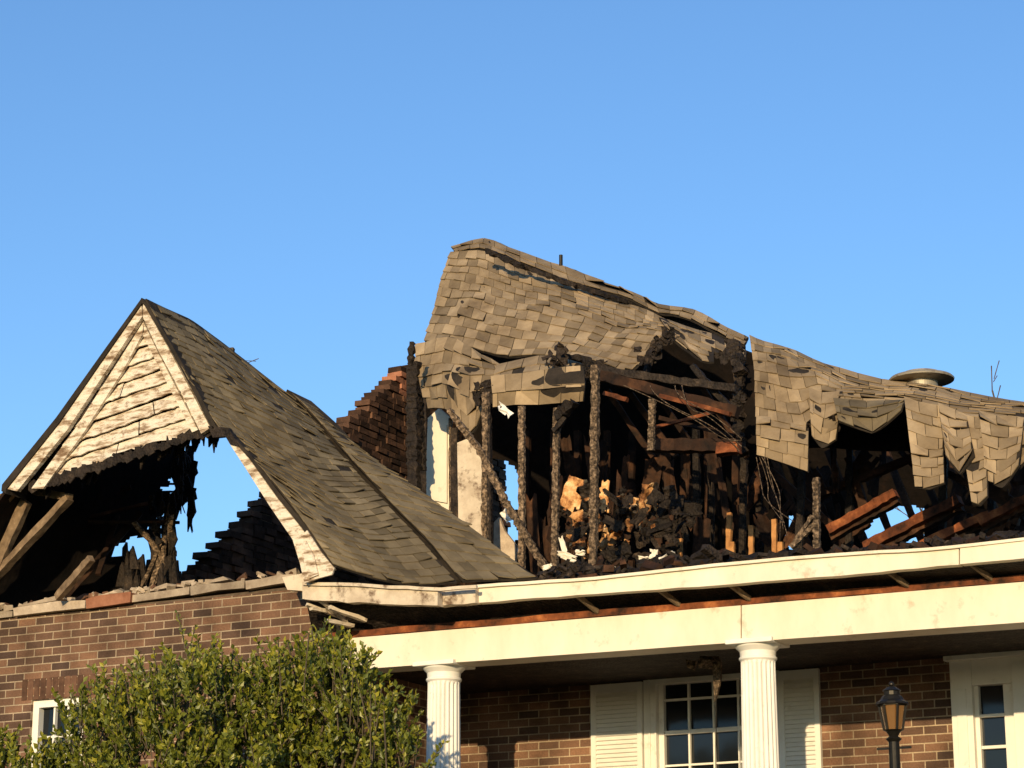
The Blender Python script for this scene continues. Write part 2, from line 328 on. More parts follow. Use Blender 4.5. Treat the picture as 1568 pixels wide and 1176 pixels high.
# ------------------------------------------------------------------ left wing gable
GY=17.5
s=MB(); Aq=(219,488); BL=(58,742); BR=(314,652)
def lp(a,b_,t): return (a[0]+(b_[0]-a[0])*t,a[1]+(b_[1]-a[1])*t)
nb=9
for i in range(nb):
    t0,t1=i/nb+.006,(i+1)/nb-.007  # gaps bare the charred backing, drawing shadow lines under the laps
    l0,r0,l1,r1=lp(Aq,BL,t0),lp(Aq,BR,t0),lp(Aq,BL,t1),lp(Aq,BR,t1)
    cuts=[0]+sorted([U(.15,.85) for _ in range(1 if i>3 else 0)])+[1]
    for a,b_ in zip(cuts[:-1],cuts[1:]):
        n=12; top=[];bot=[]; tl_=U(-1.4,1.4)
        for k2 in range(n+1):
            t=a+(b_-a)*k2/n-(.008 if k2==n and b_<1 else 0)
            q=lp(l0,r0,t); top.append(P(q[0],q[1]+U(-.6,.6)+tl_*.5,GY+.09)); q=lp(l1,r1,t); bot.append(P(q[0],q[1]+U(-2.2,.8)+tl_*k2/n+(U(-4,6) if i==nb-1 else 0),GY+.05+U(-.012,.008)))
        vs=top+bot+[p+Vector((0,.02,0)) for p in bot]; m1=n+1
        s.add(vs,[(k2,k2+1,m1+k2+1,m1+k2) for k2 in range(n)]+[(m1+k2,m1+k2+1,2*m1+k2+1,2*m1+k2) for k2 in range(n)])
s.obj('gable_siding',PEEL)
s=MB(); s.prism([(217,475),(316,658),(312,664),(56,748),(48,742)],GY+.115,.02)
for k in range(34):
    t=k/33; q=lp((50,747),(318,660),t); s.prism([(q[0]-6,q[1]-U(3,12)),(q[0]+U(-2,3),q[1]-U(2,14)),(q[0]+7,q[1]-U(3,12)),(q[0]+8,q[1]+U(0,4)),(q[0]+U(-3,4),q[1]+U(2,12)),(q[0]-7,q[1]+U(0,4))],GY+.035+U(0,.01),.015)
s.prism([(114,642),(118,630),(132,616),(136,626),(126,640)],GY+.03,.01)
s.obj('gable_sheathing_and_lap_shade',CHAR)
s=MB(); s2=MB(); s3=MB()
def rake(mb,top,bot,Y,th):
    mb.prism(top+bot[::-1],Y,th)
rake(s,[(216,464),(160,546),(90,646),(8,748)],[(218,484),(168,559),(103,658),(26,752),],GY-.03,.05)
rake(s,[(219,464),(256,530),(293,600),(322,655)],[(219,486),(243,538),(279,604),(308,664)],GY-.03,.05)
rake(s,[(220,492),(180,555),(118,652),(48,748)],[(220,508),(189,566),(129,661),(66,748)],GY+.02,.03)
rake(s,[(220,494),(242,540),(276,606),(303,658)],[(218,512),(233,542),(267,608),(294,662)],GY+.02,.03)
rake(s,[(346,662),(381,702),(424,762),(461,808),(488,844),(513,870)],[(350,677),(374,714),(415,778),(448,826),(459,862),(470,892)],GY-.03,.05)
s.prism([(452,830),(470,812),(492,846),(512,870),(508,880),(485,886),(466,893)],GY-.055,.02)
s.prism([(459,836),(468,828),(480,850),(487,880),(473,886)],GY-.075,.02)
s.obj('rake_boards',PEEL)
s2.prism([(318,652),(350,655),(366,684),(352,680),(345,668),(326,670)],GY-.05,.05)
s2.obj('rake_knot',CHAR)
rake(s3,[(217,456),(158,538),(86,639),(3,742),(2,752)],[(217,464),(160,546),(91,646),(9,749),(9,756)],GY-.05,.3)
rake(s3,[(216,456),(226,466),(266,533),(305,603),(332,655)],[(216,463),(221,467),(258,531),(296,600),(324,657)],GY-.05,.12)
rake(s3,[(345,656),(385,698),(428,755),(467,803),(494,839),(517,866)],[(345,662),(382,702),(425,762),(462,808),(488,844),(512,871)],GY-.04,.1)
s3.obj('rake_drip_edge',FELT)
def grid_obj(name,grid,mat,nu,nv,wob=0,holes=(),solid=.03,rag=None):
    S=surf(grid,wob,3); g=MB(); vs=[S(i/nu,j/nv) for j in range(nv+1) for i in range(nu+1)]
    fs=[]
    for j in range(nv):
        for i in range(nu):
            c=S((i+.5)/nu,(j+.5)/nv); x,y=proj(c)
            if holes:
                x+=noise.noise(c*7)*7; y+=noise.noise(c*7+Vector((5,5,5)))*7
            if any(inpoly(x,y,h) for h in holes): continue
            if rag and rag((i+.5)/nu,(j+.5)/nv): continue
            fs.append((j*(nu+1)+i,j*(nu+1)+i+1,(j+1)*(nu+1)+i+1,(j+1)*(nu+1)+i))
    g.add(vs,fs); return g.obj(name,mat,solid=solid)
HL=[[(170,850),(182,832),(200,822),(222,822),(238,835),(240,855),(225,872),(205,862),(190,858)]]
grid_obj('left_roof_slope',[[(217,466,GY),(250,500,18.6),(330,600,20.3)],[(100,640,GY),(180,650,18.8),(300,690,20.3)],
   [(5,755,GY),(130,770,18.8),(282,765,20.3)],[(-80,880,GY),(80,880,18.8),(262,880,20.1)],[(-120,960,GY),(60,960,18.8),(262,960,20.1)]],BLACK,70,110,.04,HL,
   rag=lambda u,v:(u>.93-.10*abs(noise.noise(Vector((v*26,0,0))))*2))
s=MB(); s2=MB(); s3=MB(); s4=MB()
for _ in range(70):
    x=U(225,294); y=U(680,770) if x>262 else U(750,860); l=U(15,65)
    s.prism([(x,y),(x+U(3,10),y+U(-4,4)),(x+U(3,12),y+l*.5),(x+U(1,7),y+l*.75),(x+U(-3,6),y+l),(x-U(0,4),y+l*.5)],U(19.0,20.2),.02)
for _ in range(26):
    x=U(165,270); y=U(838,885); l=U(25,60)
    s.prism([(x,y),(x+U(3,9),y-U(0,14)),(x+U(6,14),y+l),(x-U(0,8),y+l)],U(18.8,20),.03)
for _ in range(30):
    x=U(60,330); y=lp((50,747),(318,662),(x-50)/268 if x<318 else 1)[1]+U(0,6); l=U(6,26)
    s.prism([(x,y-6),(x+U(4,12),y-8),(x+U(3,8),y+l*.5),(x+U(0,5),y+l)],GY+U(.12,.5),.02)
for a,b_,wd in(((60,920),(120,800),.06),((230,905),(262,790),.05),((205,800),(272,905),.05),((250,910),(262,770),.045),((262,790),(268,850),.05),((215,900),(245,830),.04)):
    s2.beam(P(*a,18.9),P(*b_,19.3),wd,wd*.6,14,.14,None,.05)
for a,b_,wd in(((95,920),(215,785),.11),((20,905),(150,770),.1),((0,870),(70,770),.1),((135,800),(275,800),.05),((150,880),(180,790),.05),((40,800),(200,745),.07),((100,800),(230,770),.05)):
    s4.beam(P(*a,18.8),P(*b_,19.3),wd,wd*.6,10,.08)
s.obj('hanging_shards',CHAR); s2.obj('fallen_laths',STUD); s4.obj('fallen_rafters',BRN)
for a,b_,wd in(((-30,925),(40,768),.11),((-12,888),(106,762),.085),((-12,800),(14,760),.10),((52,752),(108,762),.05),((88,915),(140,855),.06)):
    s3.beam(P(*a,17.9),P(*b_,17.8),wd,.07,12,.05)
s3.prism([(-20,762),(4,755),(20,757),(-10,790)],17.6,.05)
s3.obj('exposed_rafters',WOOD)
# ------------------------------------------------------------------ right slope of wing (collapsed)
L1=[[(222,458,17.45),(290,490,18.1),(350,533,18.7),(442,604,19.3)],
[(260,528,17.45),(325,560,17.95),(400,605,18.5),(486,650,19.2)],
[(296,596,17.45),(360,625,17.9),(440,660,18.4),(515,690,19.05)],
[(336,655,17.45),(405,690,17.85),(480,725,18.3),(552,732,18.9)],
[(398,714,17.45),(460,750,17.8),(530,780,18.2),(592,775,18.7)],
[(458,788,17.45),(515,815,17.7),(580,833,18.1),(642,825,18.5)],
[(510,866,17.45),(570,884,17.65),(630,893,17.9),(698,890,18.2)]]
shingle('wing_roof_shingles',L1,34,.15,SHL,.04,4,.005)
L2=[[(447,603,19.3),(458,610,19.4),(470,620,19.5)],[(492,648,19.2),(505,652,19.3),(522,662,19.5)],[(522,684,19.05),(550,690,19.2),(575,706,19.4)],
[(560,728,18.9),(600,735,19.1),(642,752,19.3)],[(602,774,18.7),(650,785,18.9),(705,797,19.1)],[(652,824,18.5),(700,832,18.7),(765,843,18.9)],
[(708,888,18.2),(760,886,18.4),(822,884,18.6)]]
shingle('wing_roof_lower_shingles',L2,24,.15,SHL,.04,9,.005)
grid_obj('roof_crease_shade',[[(438,600,19.42),(475,618,19.55)],[(480,648,19.3),(520,658,19.5)],[(508,688,19.2),(550,694,19.4)],[(545,732,19.0),(590,736,19.2)],[(588,776,18.8),(630,782,19)],[(638,828,18.6),(680,830,18.8)],[(690,893,18.3),(740,890,18.5)]],FELT,3,20)  # dark strip drawn as the fold's shadow between the two shingle patches
# ------------------------------------------------------------------ main roof
A1=[[(690,386,24.6),(740,384,24.5),(800,411,24.3),(880,440,24.1),(960,466,23.9),(1010,486,23.7),(1052,502,23.5)],
[(672,446,24.1),(735,452,23.7),(800,470,23.4),(880,488,23.2),(955,505,23.0),(1005,512,22.9),(1040,520,22.8)],
[(650,522,23.3),(715,530,22.8),(780,543,22.5),(850,545,22.4),(915,556,22.3),(968,568,22.2),(1000,526,22.4)]]
shingle('main_roof_shingles',A1,11,.185,SHG,.07,11,.004,.018)
B1=[[(636,528,22.7),(690,518,22.6),(720,532,22.4),(765,556,22.2)],[(640,575,22.4),(680,570,22.2),(720,580,22.0),(775,575,22.0)],[(655,622,22.3),(690,628,22.0),(722,658,21.8),(752,600,21.9)]]
shingle('torn_roof_flap_shingles',B1,6,.185,SHG,.14,14,.02,.02,curl=.06)
C1=[[(752,578,21.4),(800,570,21.4),(850,563,21.3),(893,560,21.3)],[(755,600,21.3),(800,594,21.3),(850,588,21.2),(895,586,21.2)],[(756,624,21.35),(800,618,21.35),(850,614,21.3),(893,611,21.3)]]
shingle('eave_flap_shingles',C1,2,.24,SHG,.05,17,.0,.018)
C2=[[(760,556,22.1),(830,545,22.0),(900,555,21.9)],[(752,582,21.6),(825,570,21.6),(905,578,21.6)]]
shingle('eave_upper_shingles',C2,2,.2,SHG,.08,18,.03,.018)
E1=[[(1008,486,23.6),(1050,500,23.4),(1100,515,23.2),(1142,532,23.0)],[(1020,505,23.0),(1055,522,22.8),(1100,540,22.7),(1140,560,22.7)],[(1030,520,22.7),(1075,556,22.4),(1098,560,22.4),(1136,575,22.5)]]
shingle('ridge_flap_shingles',E1,5,.19,SHG,.09,21,.03,.018,keep=lambda u,v:not(u>.62 and v>.55))
CAP=[[(690,377,25.0),(742,367,24.9),(800,387,24.7),(870,412,24.5),(950,440,24.2),(1005,464,24.0),(1060,474,23.8),(1110,500,23.6),(1146,518,23.4)],
[(698,388,24.6),(740,380,24.5),(800,404,24.3),(875,431,24.1),(955,457,23.9),(1010,480,23.7),(1055,490,23.5),(1105,516,23.3),(1140,532,23.2)]]
shingle('ridge_cap_shingles',CAP,2,.24,SHG,.05,25,.0,.022,curl=.06)
# torn felt showing in the split between ridge cap and slope
gp=[(696,388),(742,383),(800,408),(878,436),(958,462),(1008,484),(1054,497),(1108,524),(1142,540)]
grid_obj('ridge_split_felt',[[(x,y-9,25.1-(x-690)*.0035) for x,y in gp],[(x,y+16,24.9-(x-690)*.0035) for x,y in gp]],FELT,60,3,.0,solid=.02)
s=MB()
pts=[(745,384),(800,408),(880,437),(960,463),(1050,498),(1110,528),(1138,546)]
for a,b_ in zip(pts[:-1],pts[1:]): s.beam(P(*a,23.9),P(*b_,23.8),.05,.04,14,.35)
pts=[(1122,522),(1133,570),(1130,640),(1138,695)]
for a,b_ in zip(pts[:-1],pts[1:]): s.beam(P(*a,22.4),P(*b_,22.3),.10,.08,12,.22)
for a,b_ in(((895,556),(985,582)),((985,582),(1000,528)),((742,600),(750,655)),((745,585),(890,565)),((632,525),(628,560)),((905,550),(860,545)),((1000,530),(1030,516))): s.beam(P(*a,21.8),P(*b_,21.8),.05,.04,8,.25)
for _ in range(60):
    q=random.choice([(905,560),(885,575),(745,600),(990,545),(1132,610),(1020,515),(850,545),(1262,650),(1110,540)]); s.sheet(P(q[0]+U(-18,18),q[1]+U(-10,14),21.6),U(.05,.14),U(.05,.16),.4,3)
s.obj('charred_roof_edge',CHAR,solid=.008)
D1=[[(1148,518,22.9),(1175,527,22.8),(1205,536,22.8),(1250,553,22.7),(1300,567,22.6),(1380,582,22.6),(1460,600,22.6),(1520,608,22.5),(1590,618,22.5)],
[(1156,570,22.1),(1180,572,22.0),(1215,576,22.0),(1255,578,22.1),(1300,592,22.0),(1375,603,22.0),(1450,615,21.9),(1520,628,21.8),(1600,635,21.8)],
[(1158,640,21.7),(1190,646,21.6),(1236,652,21.6),(1262,620,21.8),(1305,618,21.7),(1372,615,21.7),(1450,640,21.5),(1520,650,21.4),(1600,660,21.4)]]
shingle('right_roof_shingles',D1,8,.2,SHG,.10,31,.01,.018)
def strip(name,top,bot,rows,Y0,Y1,sd,mat=SHG,tw=.19):
    mid=[((a[0]+b_[0])/2,(a[1]+b_[1])/2) for a,b_ in zip(top,bot)]
    shingle(name,[[(*p,Y0) for p in top],[(*p,(Y0+Y1)/2-.06) for p in mid],[(*p,Y1) for p in bot]],rows,tw,mat,.09,sd,.01,.018,curl=.05)
strip('hanging_shingles_a',[(1158,636),(1198,640),(1238,640)],[(1160,700),(1200,712),(1238,726)],4,21.65,21.45,40)
strip('hanging_shingles_b',[(1238,590),(1262,600),(1290,600)],[(1243,668),(1258,684),(1280,672)],4,21.85,21.55,41)
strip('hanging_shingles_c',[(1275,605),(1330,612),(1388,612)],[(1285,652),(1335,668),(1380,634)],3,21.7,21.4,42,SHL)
strip('hanging_shingles_d',[(1384,606),(1412,618),(1442,626)],[(1402,750),(1424,752),(1446,742)],8,21.45,21.0,43)
strip('hanging_shingles_e',[(1436,615),(1458,625),(1480,635)],[(1448,700),(1470,728),(1492,700)],6,21.4,21.05,44)
strip('hanging_shingles_f',[(1466,628),(1488,636),(1510,640)],[(1488,772),(1500,776),(1512,760)],8,21.35,20.9,45)
strip('hanging_shingles_g',[(1498,630),(1530,640),(1568,646)],[(1512,735),(1535,745),(1560,715)],6,21.35,21.0,46)
strip('hanging_shingles_h',[(1540,640),(1570,645),(1600,650)],[(1552,725),(1575,700),(1600,690)],5,21.4,21.1,47)
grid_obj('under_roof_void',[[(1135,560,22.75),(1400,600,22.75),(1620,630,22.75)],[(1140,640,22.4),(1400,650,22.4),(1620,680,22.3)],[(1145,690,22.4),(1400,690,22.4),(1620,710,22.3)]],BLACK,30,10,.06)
H=[[(750,702),(775,704),(797,722),(799,775),(792,782),(797,847),(782,840),(772,812),(756,840),(752,790)],
[(1316,808),(1343,780),(1388,773),(1416,775),(1404,793),(1360,820),(1328,828)],[(1383,832),(1402,813),(1424,806),(1412,832)],[(1203,840),(1213,785),(1224,790),(1220,840)]]
top=[(640,560),(690,392),(740,380),(800,402),(880,430),(960,455),(1060,488),(1147,530),(1300,578),(1460,608),(1620,635)]
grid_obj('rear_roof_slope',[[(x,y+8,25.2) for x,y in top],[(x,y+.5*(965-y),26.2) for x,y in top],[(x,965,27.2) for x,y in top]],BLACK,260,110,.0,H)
s=MB()
s.add([P(470,915,17.8),P(900,888,17.8),P(1600,835,17.8),Vector((XR,20.3,5.42)),Vector((-6,20.3,5.42)),Vector((XW,20.3,5.42))],[(0,1,4,5),(1,2,3,4)])
s.add([(X0,20.3,5.42),(XR,20.3,5.42),(XR,27.2,5.42),(X0,27.2,5.42)],[(0,1,2,3)])
s.obj('charred_deck',BLACK,solid=.05)
# ------------------------------------------------------------------ studs and interior
s=MB(); s2=MB(); s3=MB(); s4=MB(); s5=MB()
def st(mb,a,b_,Y,wd,seg=18,jit=.10,Y2=None,bend=0): mb.beam(P(*a,Y),P(*b_,Y2 or Y),wd,wd*.8,seg,jit,None,bend)
for a,b_,wd in(((799,880),(799,622),.058),((849,880),(853,625),.06),((908,885),(912,560),.072),((1251,850),(1250,732),.058),((997,690),(999,612),.058)):
    st(s,a,b_,20.5,wd,40,.085)
st(s,(742,830),(744,600),20.9,.06,34,.13); st(s,(690,800),(690,640),22.6,.035)
st(s2,(634,760),(634,556),22.4,.13,46,.11); st(s2,(646,720),(642,600),22.5,.08,30,.15)
for a,b_ in(((688,628),(735,690)),((735,690),(775,770)),((775,770),(838,875))): st(s,a,b_,20.4,.065,24,.14)
for a,b_ in(((1251,800),(1212,838)),((1212,838),(1245,790))): st(s,a,b_,20.5,.05,10,.14)
st(s2,(853,640),(880,615),20.45,.10,8,.2); st(s2,(849,660),(866,640),20.45,.06,5,.2)
st(s5,(915,574),(1130,632),20.9,.13,20,.06); st(s2,(915,566),(1128,596),21.0,.09,20,.1)
st(s5,(995,682),(1132,684),20.9,.15,16,.05); st(s2,(1060,560),(1128,636),21.1,.07,12,.1)
st(s3,(1010,606),(1118,634),20.8,.05,10,.08); st(s3,(1100,688),(1132,686),20.78,.13,4,.05); st(s3,(925,602),(960,612),20.8,.05,5,.1)  # first red strip colours in the sunlit lower edge of the board
st(s3,(1000,655),(1120,625),22.0,.04,8,.08); st(s5,(1010,640),(1125,668),22.2,.05,8,.08)
for a,b_,wd in(((1270,812),(1372,755),.14),((1325,838),(1470,765),.15),((1395,842),(1515,788),.12),((1500,800),(1580,760),.12)):
    st(s3,a,b_,22.5,wd*.8,14,.07); st(s5,(a[0]+3,a[1]+10),(b_[0]+3,b_[1]+10),22.6,wd*.8,14,.08)
for a,b_ in(((1250,760),(1400,700)),((1400,700),(1560,780)),((1180,720),(1290,820)),((1480,720),(1600,800)),((1300,700),(1330,800)),((1290,830),(1330,800)),((1445,770),(1560,800))): st(s5,a,b_,23.2,.09,12,.08)
for x in (1070,1090,1135,1165,1222,1300,1440,1520): st(s2,(x,880),(x+U(-8,8),U(640,760)),U(22.5,25),.07,14,.1)
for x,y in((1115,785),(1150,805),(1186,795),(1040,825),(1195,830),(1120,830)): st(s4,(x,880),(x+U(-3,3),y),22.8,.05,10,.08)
for x in range(806,1130,40): st(s5,(x,880),(x+U(-4,4),660),25,.07,10,.06)
for x in range(930,1130,36): st(s5,(x,600+U(-10,10)),(x+70,700),23.8,.06,8,.06)
for x in range(1180,1560,44): st(s5,(x,690),(x+60,840),24.6,.07,8,.08)
s.obj('wall_studs',STUD); s2.obj('charred_framing',CHAR); s3.obj('red_rafters_and_lit_edge',REDW); s4.obj('sunlit_studs',ORW); s5.obj('smoked_framing',BRN)
s=MB(); s.prism([(655,640),(672,625),(690,640),(688,700),(690,785),(653,778),(653,700)],22.9,.05); s.prism([(657,655),(684,650),(684,770),(657,765)],22.87,.02)
s.obj('attic_door_casing',CRM)
s=MB(); s.prism([(700,678),(715,672),(738,694),(742,830),(722,826),(702,808)],22.3,.05); s.obj('plaster_panel',CRMD)
s=MB(); s.prism([(690,655),(699,655),(702,815),(690,800)],22.5,.06); s.prism([(622,560),(652,600),(654,760),(624,740)],23.4,.1); s.prism([(738,660),(750,655),(752,840),(742,835)],21.6,.05)
s.obj('soot_panels',CHAR)
s=MB(); s.prism([(756,800),(764,792),(772,812),(790,835),(788,862),(756,850)],23,.05); s.obj('grey_panel',COPE)
s=MB(); s.sheet(P(772,628,20.8),.22,.07,.2); s.sheet(P(775,790,22.6),.14,.09,.2,r=.9); s.obj('paper_scraps',WHT,solid=.004)
s=MB(); s2=MB(); s3=MB()
def RY(a,z=0): return Matrix.Rotation(z,3,'Z')@Matrix.Rotation(a,3,'Y')
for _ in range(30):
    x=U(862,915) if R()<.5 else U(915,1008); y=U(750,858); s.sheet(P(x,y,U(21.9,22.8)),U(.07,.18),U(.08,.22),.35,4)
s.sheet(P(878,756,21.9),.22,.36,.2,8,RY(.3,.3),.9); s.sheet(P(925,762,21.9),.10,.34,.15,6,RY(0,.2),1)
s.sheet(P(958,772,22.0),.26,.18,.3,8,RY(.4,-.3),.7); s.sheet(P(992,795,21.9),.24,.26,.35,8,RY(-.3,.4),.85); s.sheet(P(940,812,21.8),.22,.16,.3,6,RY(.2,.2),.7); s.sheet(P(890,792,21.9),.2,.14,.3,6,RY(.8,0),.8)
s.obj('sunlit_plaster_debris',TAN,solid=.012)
for _ in range(70):
    x=U(855,1060); y=U(750,870); s2.sheet(P(x,y,U(21.4,22.4)),U(.05,.16),U(.08,.26),.3,4)
for _ in range(40):
    x=U(812,1120); y=U(690,870); s3.sheet(P(x,y,U(23,25)),U(.07,.2),U(.25,.9),.2,5,RY(U(-.15,.15),U(-.5,.5)))
for _ in range(40):
    x=U(1150,1590); y=U(700,830); 
    if 1290<x<1440 and y>735: continue
    s3.sheet(P(x,y,U(23,24.5)),U(.08,.25),U(.2,.6),.2,5,RY(U(-.8,.8),U(-.5,.5)))
s2.obj('charred_debris_sheets',CHAR,solid=.012); s3.obj('hanging_ceiling_remains',BRN,solid=.012)
s=MB(); s2=MB(); s3=MB()
def pl(T,px):
    for a,b_ in zip(T[:-1],T[1:]):
        if px<=b_[0]: return a[1]+(b_[1]-a[1])*(px-a[0])/(b_[0]-a[0])
    return T[-1][1]
GT=[(462,892),(520,893),(600,897),(672,901),(730,896),(820,890),(900,885),(1000,874),(1100,863),(1200,854),(1300,846),(1400,841),(1470,835),(1600,820)]
GB=[(462,918),(530,922),(672,927),(730,923),(900,910),(1000,903),(1200,888),(1300,880),(1470,864),(1600,852)]
gt=lambda x: pl(GT,x)
gb=lambda x: pl(GB,x)
for _ in range(560):
    x=U(800,1590); k=U(0,1)**2; hgt=(26 if x<1130 else 12)*k; mb=random.choice([s,s,s,s2]) 
    mb.chunk(P(x,gt(x)-hgt+8,U(18.6,20.3)),U(.04,.22),U(.03,.10),U(.02,.07))
for x,y,w_,h in((868,852,.2,.06),(1010,858,.28,.06),(862,835,.05,.16),(1000,850,.08,.10),(930,872,.2,.04),(838,868,.1,.05),(888,846,.10,.05),(985,856,.1,.05)): s3.sheet(P(x,y,20.0),w_,h,.2,5,RY(U(-.4,.4)))
s.obj('charred_rubble',CHAR); s2.obj('burnt_timber_rubble',BRN); s3.obj('pale_scraps',CRM,solid=.01)
def wire(name,pts,rad,mat=DARKM,parent=HOUSE):
    cu=bpy.data.curves.new(name,'CURVE'); cu.dimensions='3D'; cu.bevel_depth=rad; sp_=cu.splines.new('NURBS'); sp_.points.add(len(pts)-1); sp_.use_endpoint_u=True; sp_.order_u=3
    for q,p in zip(sp_.points,pts): q.co=(*p,1)
    o=bpy.data.objects.new(name,cu); scene.collection.objects.link(o); cu.materials.append(mat); o.parent=parent; return o
for k in range(5):
    a=U(1145,1185); wire('hanging_wire_%d'%k,[P(a,700,21),P(a+U(5,25),740,21),P(a+U(10,30),770,20.8),P(a+U(25,70),U(795,835),20.6)],.004,STUD)
for k in range(4): wire('roof_wire_%d'%k,[P(U(940,1060),590,20.7),P(U(1000,1100),U(600,640),20.6),P(U(1060,1150),U(620,680),20.6),P(U(1120,1160),U(650,700),20.7)],.004,STUD)
# ------------------------------------------------------------------ gutter, soffit, beam
EY=17.70
s=MB(); s2=MB()
def rib(mb,x0,x1,n,ft,fb,Y,th,wv=0):
    xs=[x0+(x1-x0)*i/n for i in range(n+1)]
    vs=[];
    for x in xs: 
        j=U(-wv,wv); vs+= [P(x,ft(x)+j,Y),P(x,fb(x)+j,Y),P(x,ft(x)+j,Y)+Vector((0,th,0)),P(x,fb(x)+j,Y)+Vector((0,th,0))]
    fs=[]
    for i in range(n):
        a=4*i; fs+=[(a,a+1,a+5,a+4),(a+2,a+6,a+7,a+3),(a,a+4,a+6,a+2),(a+1,a+3,a+7,a+5)]
    fs+=[(0,2,3,1),(4*n,4*n+1,4*n+3,4*n+2)]; mb.add(vs,fs)
rib(s2,463,670,12,gt,gb,EY-.15,.1,1.3); rib(s2,672,728,3,gt,gb,EY-.06,.1,1)
rib(s,730,1468,24,gt,gb,EY,.1,.7); rib(s,1470,1600,5,lambda x:gt(x)+.8,gb,EY-.012,.1,.3)
rib(s,730,1600,24,lambda x:gt(x)-1,lambda x:gt(x)+3.5,EY-.03,.03,.4); rib(s2,463,729,10,lambda x:gt(x)-1,lambda x:gt(x)+4,EY-.18,.03,.8)
s.obj('fascia',CRM); s2.obj('sagging_fascia',CRMD)
bt_=lambda x: 975-(x-525)*.0835
bb=lambda x: 1026-(x-530)*.0705
s=MB(); rib(s,524,1134,8,lambda x:bt_(x)+3,bb,WY-.08,.3,.3); rib(s,1136,1600,6,lambda x:bt_(x)+3,bb,WY-.09,.3,.3)
s.obj('porch_beam',CRM)
s=MB(); rib(s,500,1600,30,lambda x:bt_(x)-8,lambda x:bt_(x)+2,WY-.06,.3,1.0); s.obj('exposed_plate',REDW)
s=MB()
s.add([P(470,gb(470),EY+.08),P(1600,gb(1600),EY+.08),P(1600,bt_(1600)-9,WY),P(480,bt_(480)-9,WY)],[(0,1,2,3)]); s.obj('soffit',CHAR,solid=.02)  # charred material stands in for the shade on this underside
s=MB(); 
for x in(885,1010,1118,1360,1488): s.beam(P(x-4,gb(x)-2,EY+.09),P(x+30,bt_(x+30)-6,WY-.06),.025,.04,2,.03)
s.obj('rafter_tails',WOOD)
s=MB(); 
for a,b_ in(((470,925),(520,945)),((476,932),(515,938)),((490,918),(530,950)),((500,950),(540,958)),((505,930),(560,950))): s.beam(P(*a,17.6),P(*b_,17.9),.05,.03,4,.14)
s.prism([(432,884),(462,878),(470,893),(466,905),(440,903)],17.7,.1)
s.obj('broken_cornice',CRMD)
s=MB(); s.prism([(478,925),(528,938),(530,985),(520,990),(512,945),(486,940)],17.95,.1); s.obj('cornice_void',CHAR)
zb=P(1160,981,WY).z
s=MB(); s.add([(XW,WY+.15,zb+.12),(XR,WY+.15,zb+.12),(XR,BY,zb+.12),(XW,BY,zb+.12)],[(0,1,2,3)]); s.obj('porch_ceiling',CHAR,solid=.03)
s=MB(); s.box((XW,17.6,1.9),(XR,BY-.01,2.3)); s.obj('porch_floor',COPE,bevel=.01)
s=MB(); s2=MB()
CY=WY+.07
for px in(680,1160,1652):
    b0=bb(px); top=P(px,b0,CY); r0=.152; h=top.z-2.3
    prof=[(r0*1.35,0,0),(r0*1.35,.1,0),(r0*1.2,.12,0),(r0*1.08,.17,0),(r0*1.04,.22,1),(r0,h*.5,1),(r0*.93,h-.20,1),(r0*.93,h-.17,0),(r0*1.02,h-.155,0),(r0*1.02,h-.14,0),(r0*.95,h-.13,0),(r0*.97,h-.09,0),(r0*1.2,h-.055,0),(r0*1.24,h-.04,0)]
    s.lathe(prof,(top.x,CY,2.3),240,.022,20)
    s2.box((top.x-r0*1.33,CY-r0*1.33,2.3+h-.042),(top.x+r0*1.33,CY+r0*1.33,2.3+h-.002))
s.obj('porch_columns',WHT,smooth=False); s2.obj('column_abacus',WHT,bevel=.006)
s=MB(); s2=MB(); g=MB()
x0,x1=win; z1=wz1; z0=3.1
def fr(a,b_,c,d,y0=BY-.02,y1=BY+.1,mb=None): (mb or s).box((a,y0,c),(b_,y1,d))
cw=.11
fr(x0-.02,x0+cw,z0,z1); fr(x1-cw,x1+.02,z0,z1); fr(x0+cw,x1-cw,z1-.12,z1); fr(x0-.05,x1+.05,z1,z1+.07,BY-.05)
fr(x0+.03,x0+.05,z0,z1,BY-.035,BY-.02); fr(x0+cw-.02,x0+cw,z0,z1-.12,BY-.035,BY-.02)
fr(x0+cw,x0+cw+.05,z0,z1-.12,BY+.03,BY+.09); fr(x1-cw-.05,x1-cw,z0,z1-.12,BY+.03,BY+.09)
gx0,gx1=x0+cw+.05,x1-cw-.05
for k in range(1,4): xx=gx0+(gx1-gx0)*k/4; fr(xx-.010,xx+.010,z0,z1-.12,BY+.04,BY+.08)
zk=P(1090,1117,BY).z
for k in range(-3,3):
    zz=zk+k*.30
    if z0<zz<z1-.15: fr(gx0,gx1,zz-(.02 if k==0 else .010),zz+(.02 if k==0 else .010),BY+.042,BY+.078)
g.box((gx0,BY+.085,z0),(gx1,BY+.092,z1-.12))
for a,b_ in((P(908,1100,BY).x,P(986,1100,BY).x),(P(1196,1100,BY).x,P(1258,1100,BY).x)):
    zt=P(940,1048,BY).z; y0=BY-.05
    fr(a,a+.05,2.6,zt,y0,BY-.005,s2); fr(b_-.05,b_,2.6,zt,y0,BY-.005,s2); fr(a+.05,b_-.05,zt-.08,zt,y0,BY-.005,s2)
    z=2.6
    while z<zt-.09:
        s2.add([(a+.05,y0+.003,z),(b_-.05,y0+.003,z),(b_-.05,y0+.03,z+.045),(a+.05,y0+.03,z+.045),(a+.05,y0+.016,z-.004),(b_-.05,y0+.016,z-.004)],[(0,1,2,3),(0,4,5,1)],.5); z+=.04
s.obj('window_frame',WHT,bevel=.004); s2.obj('shutters',WHT)
s=MB(); a,b_=dr
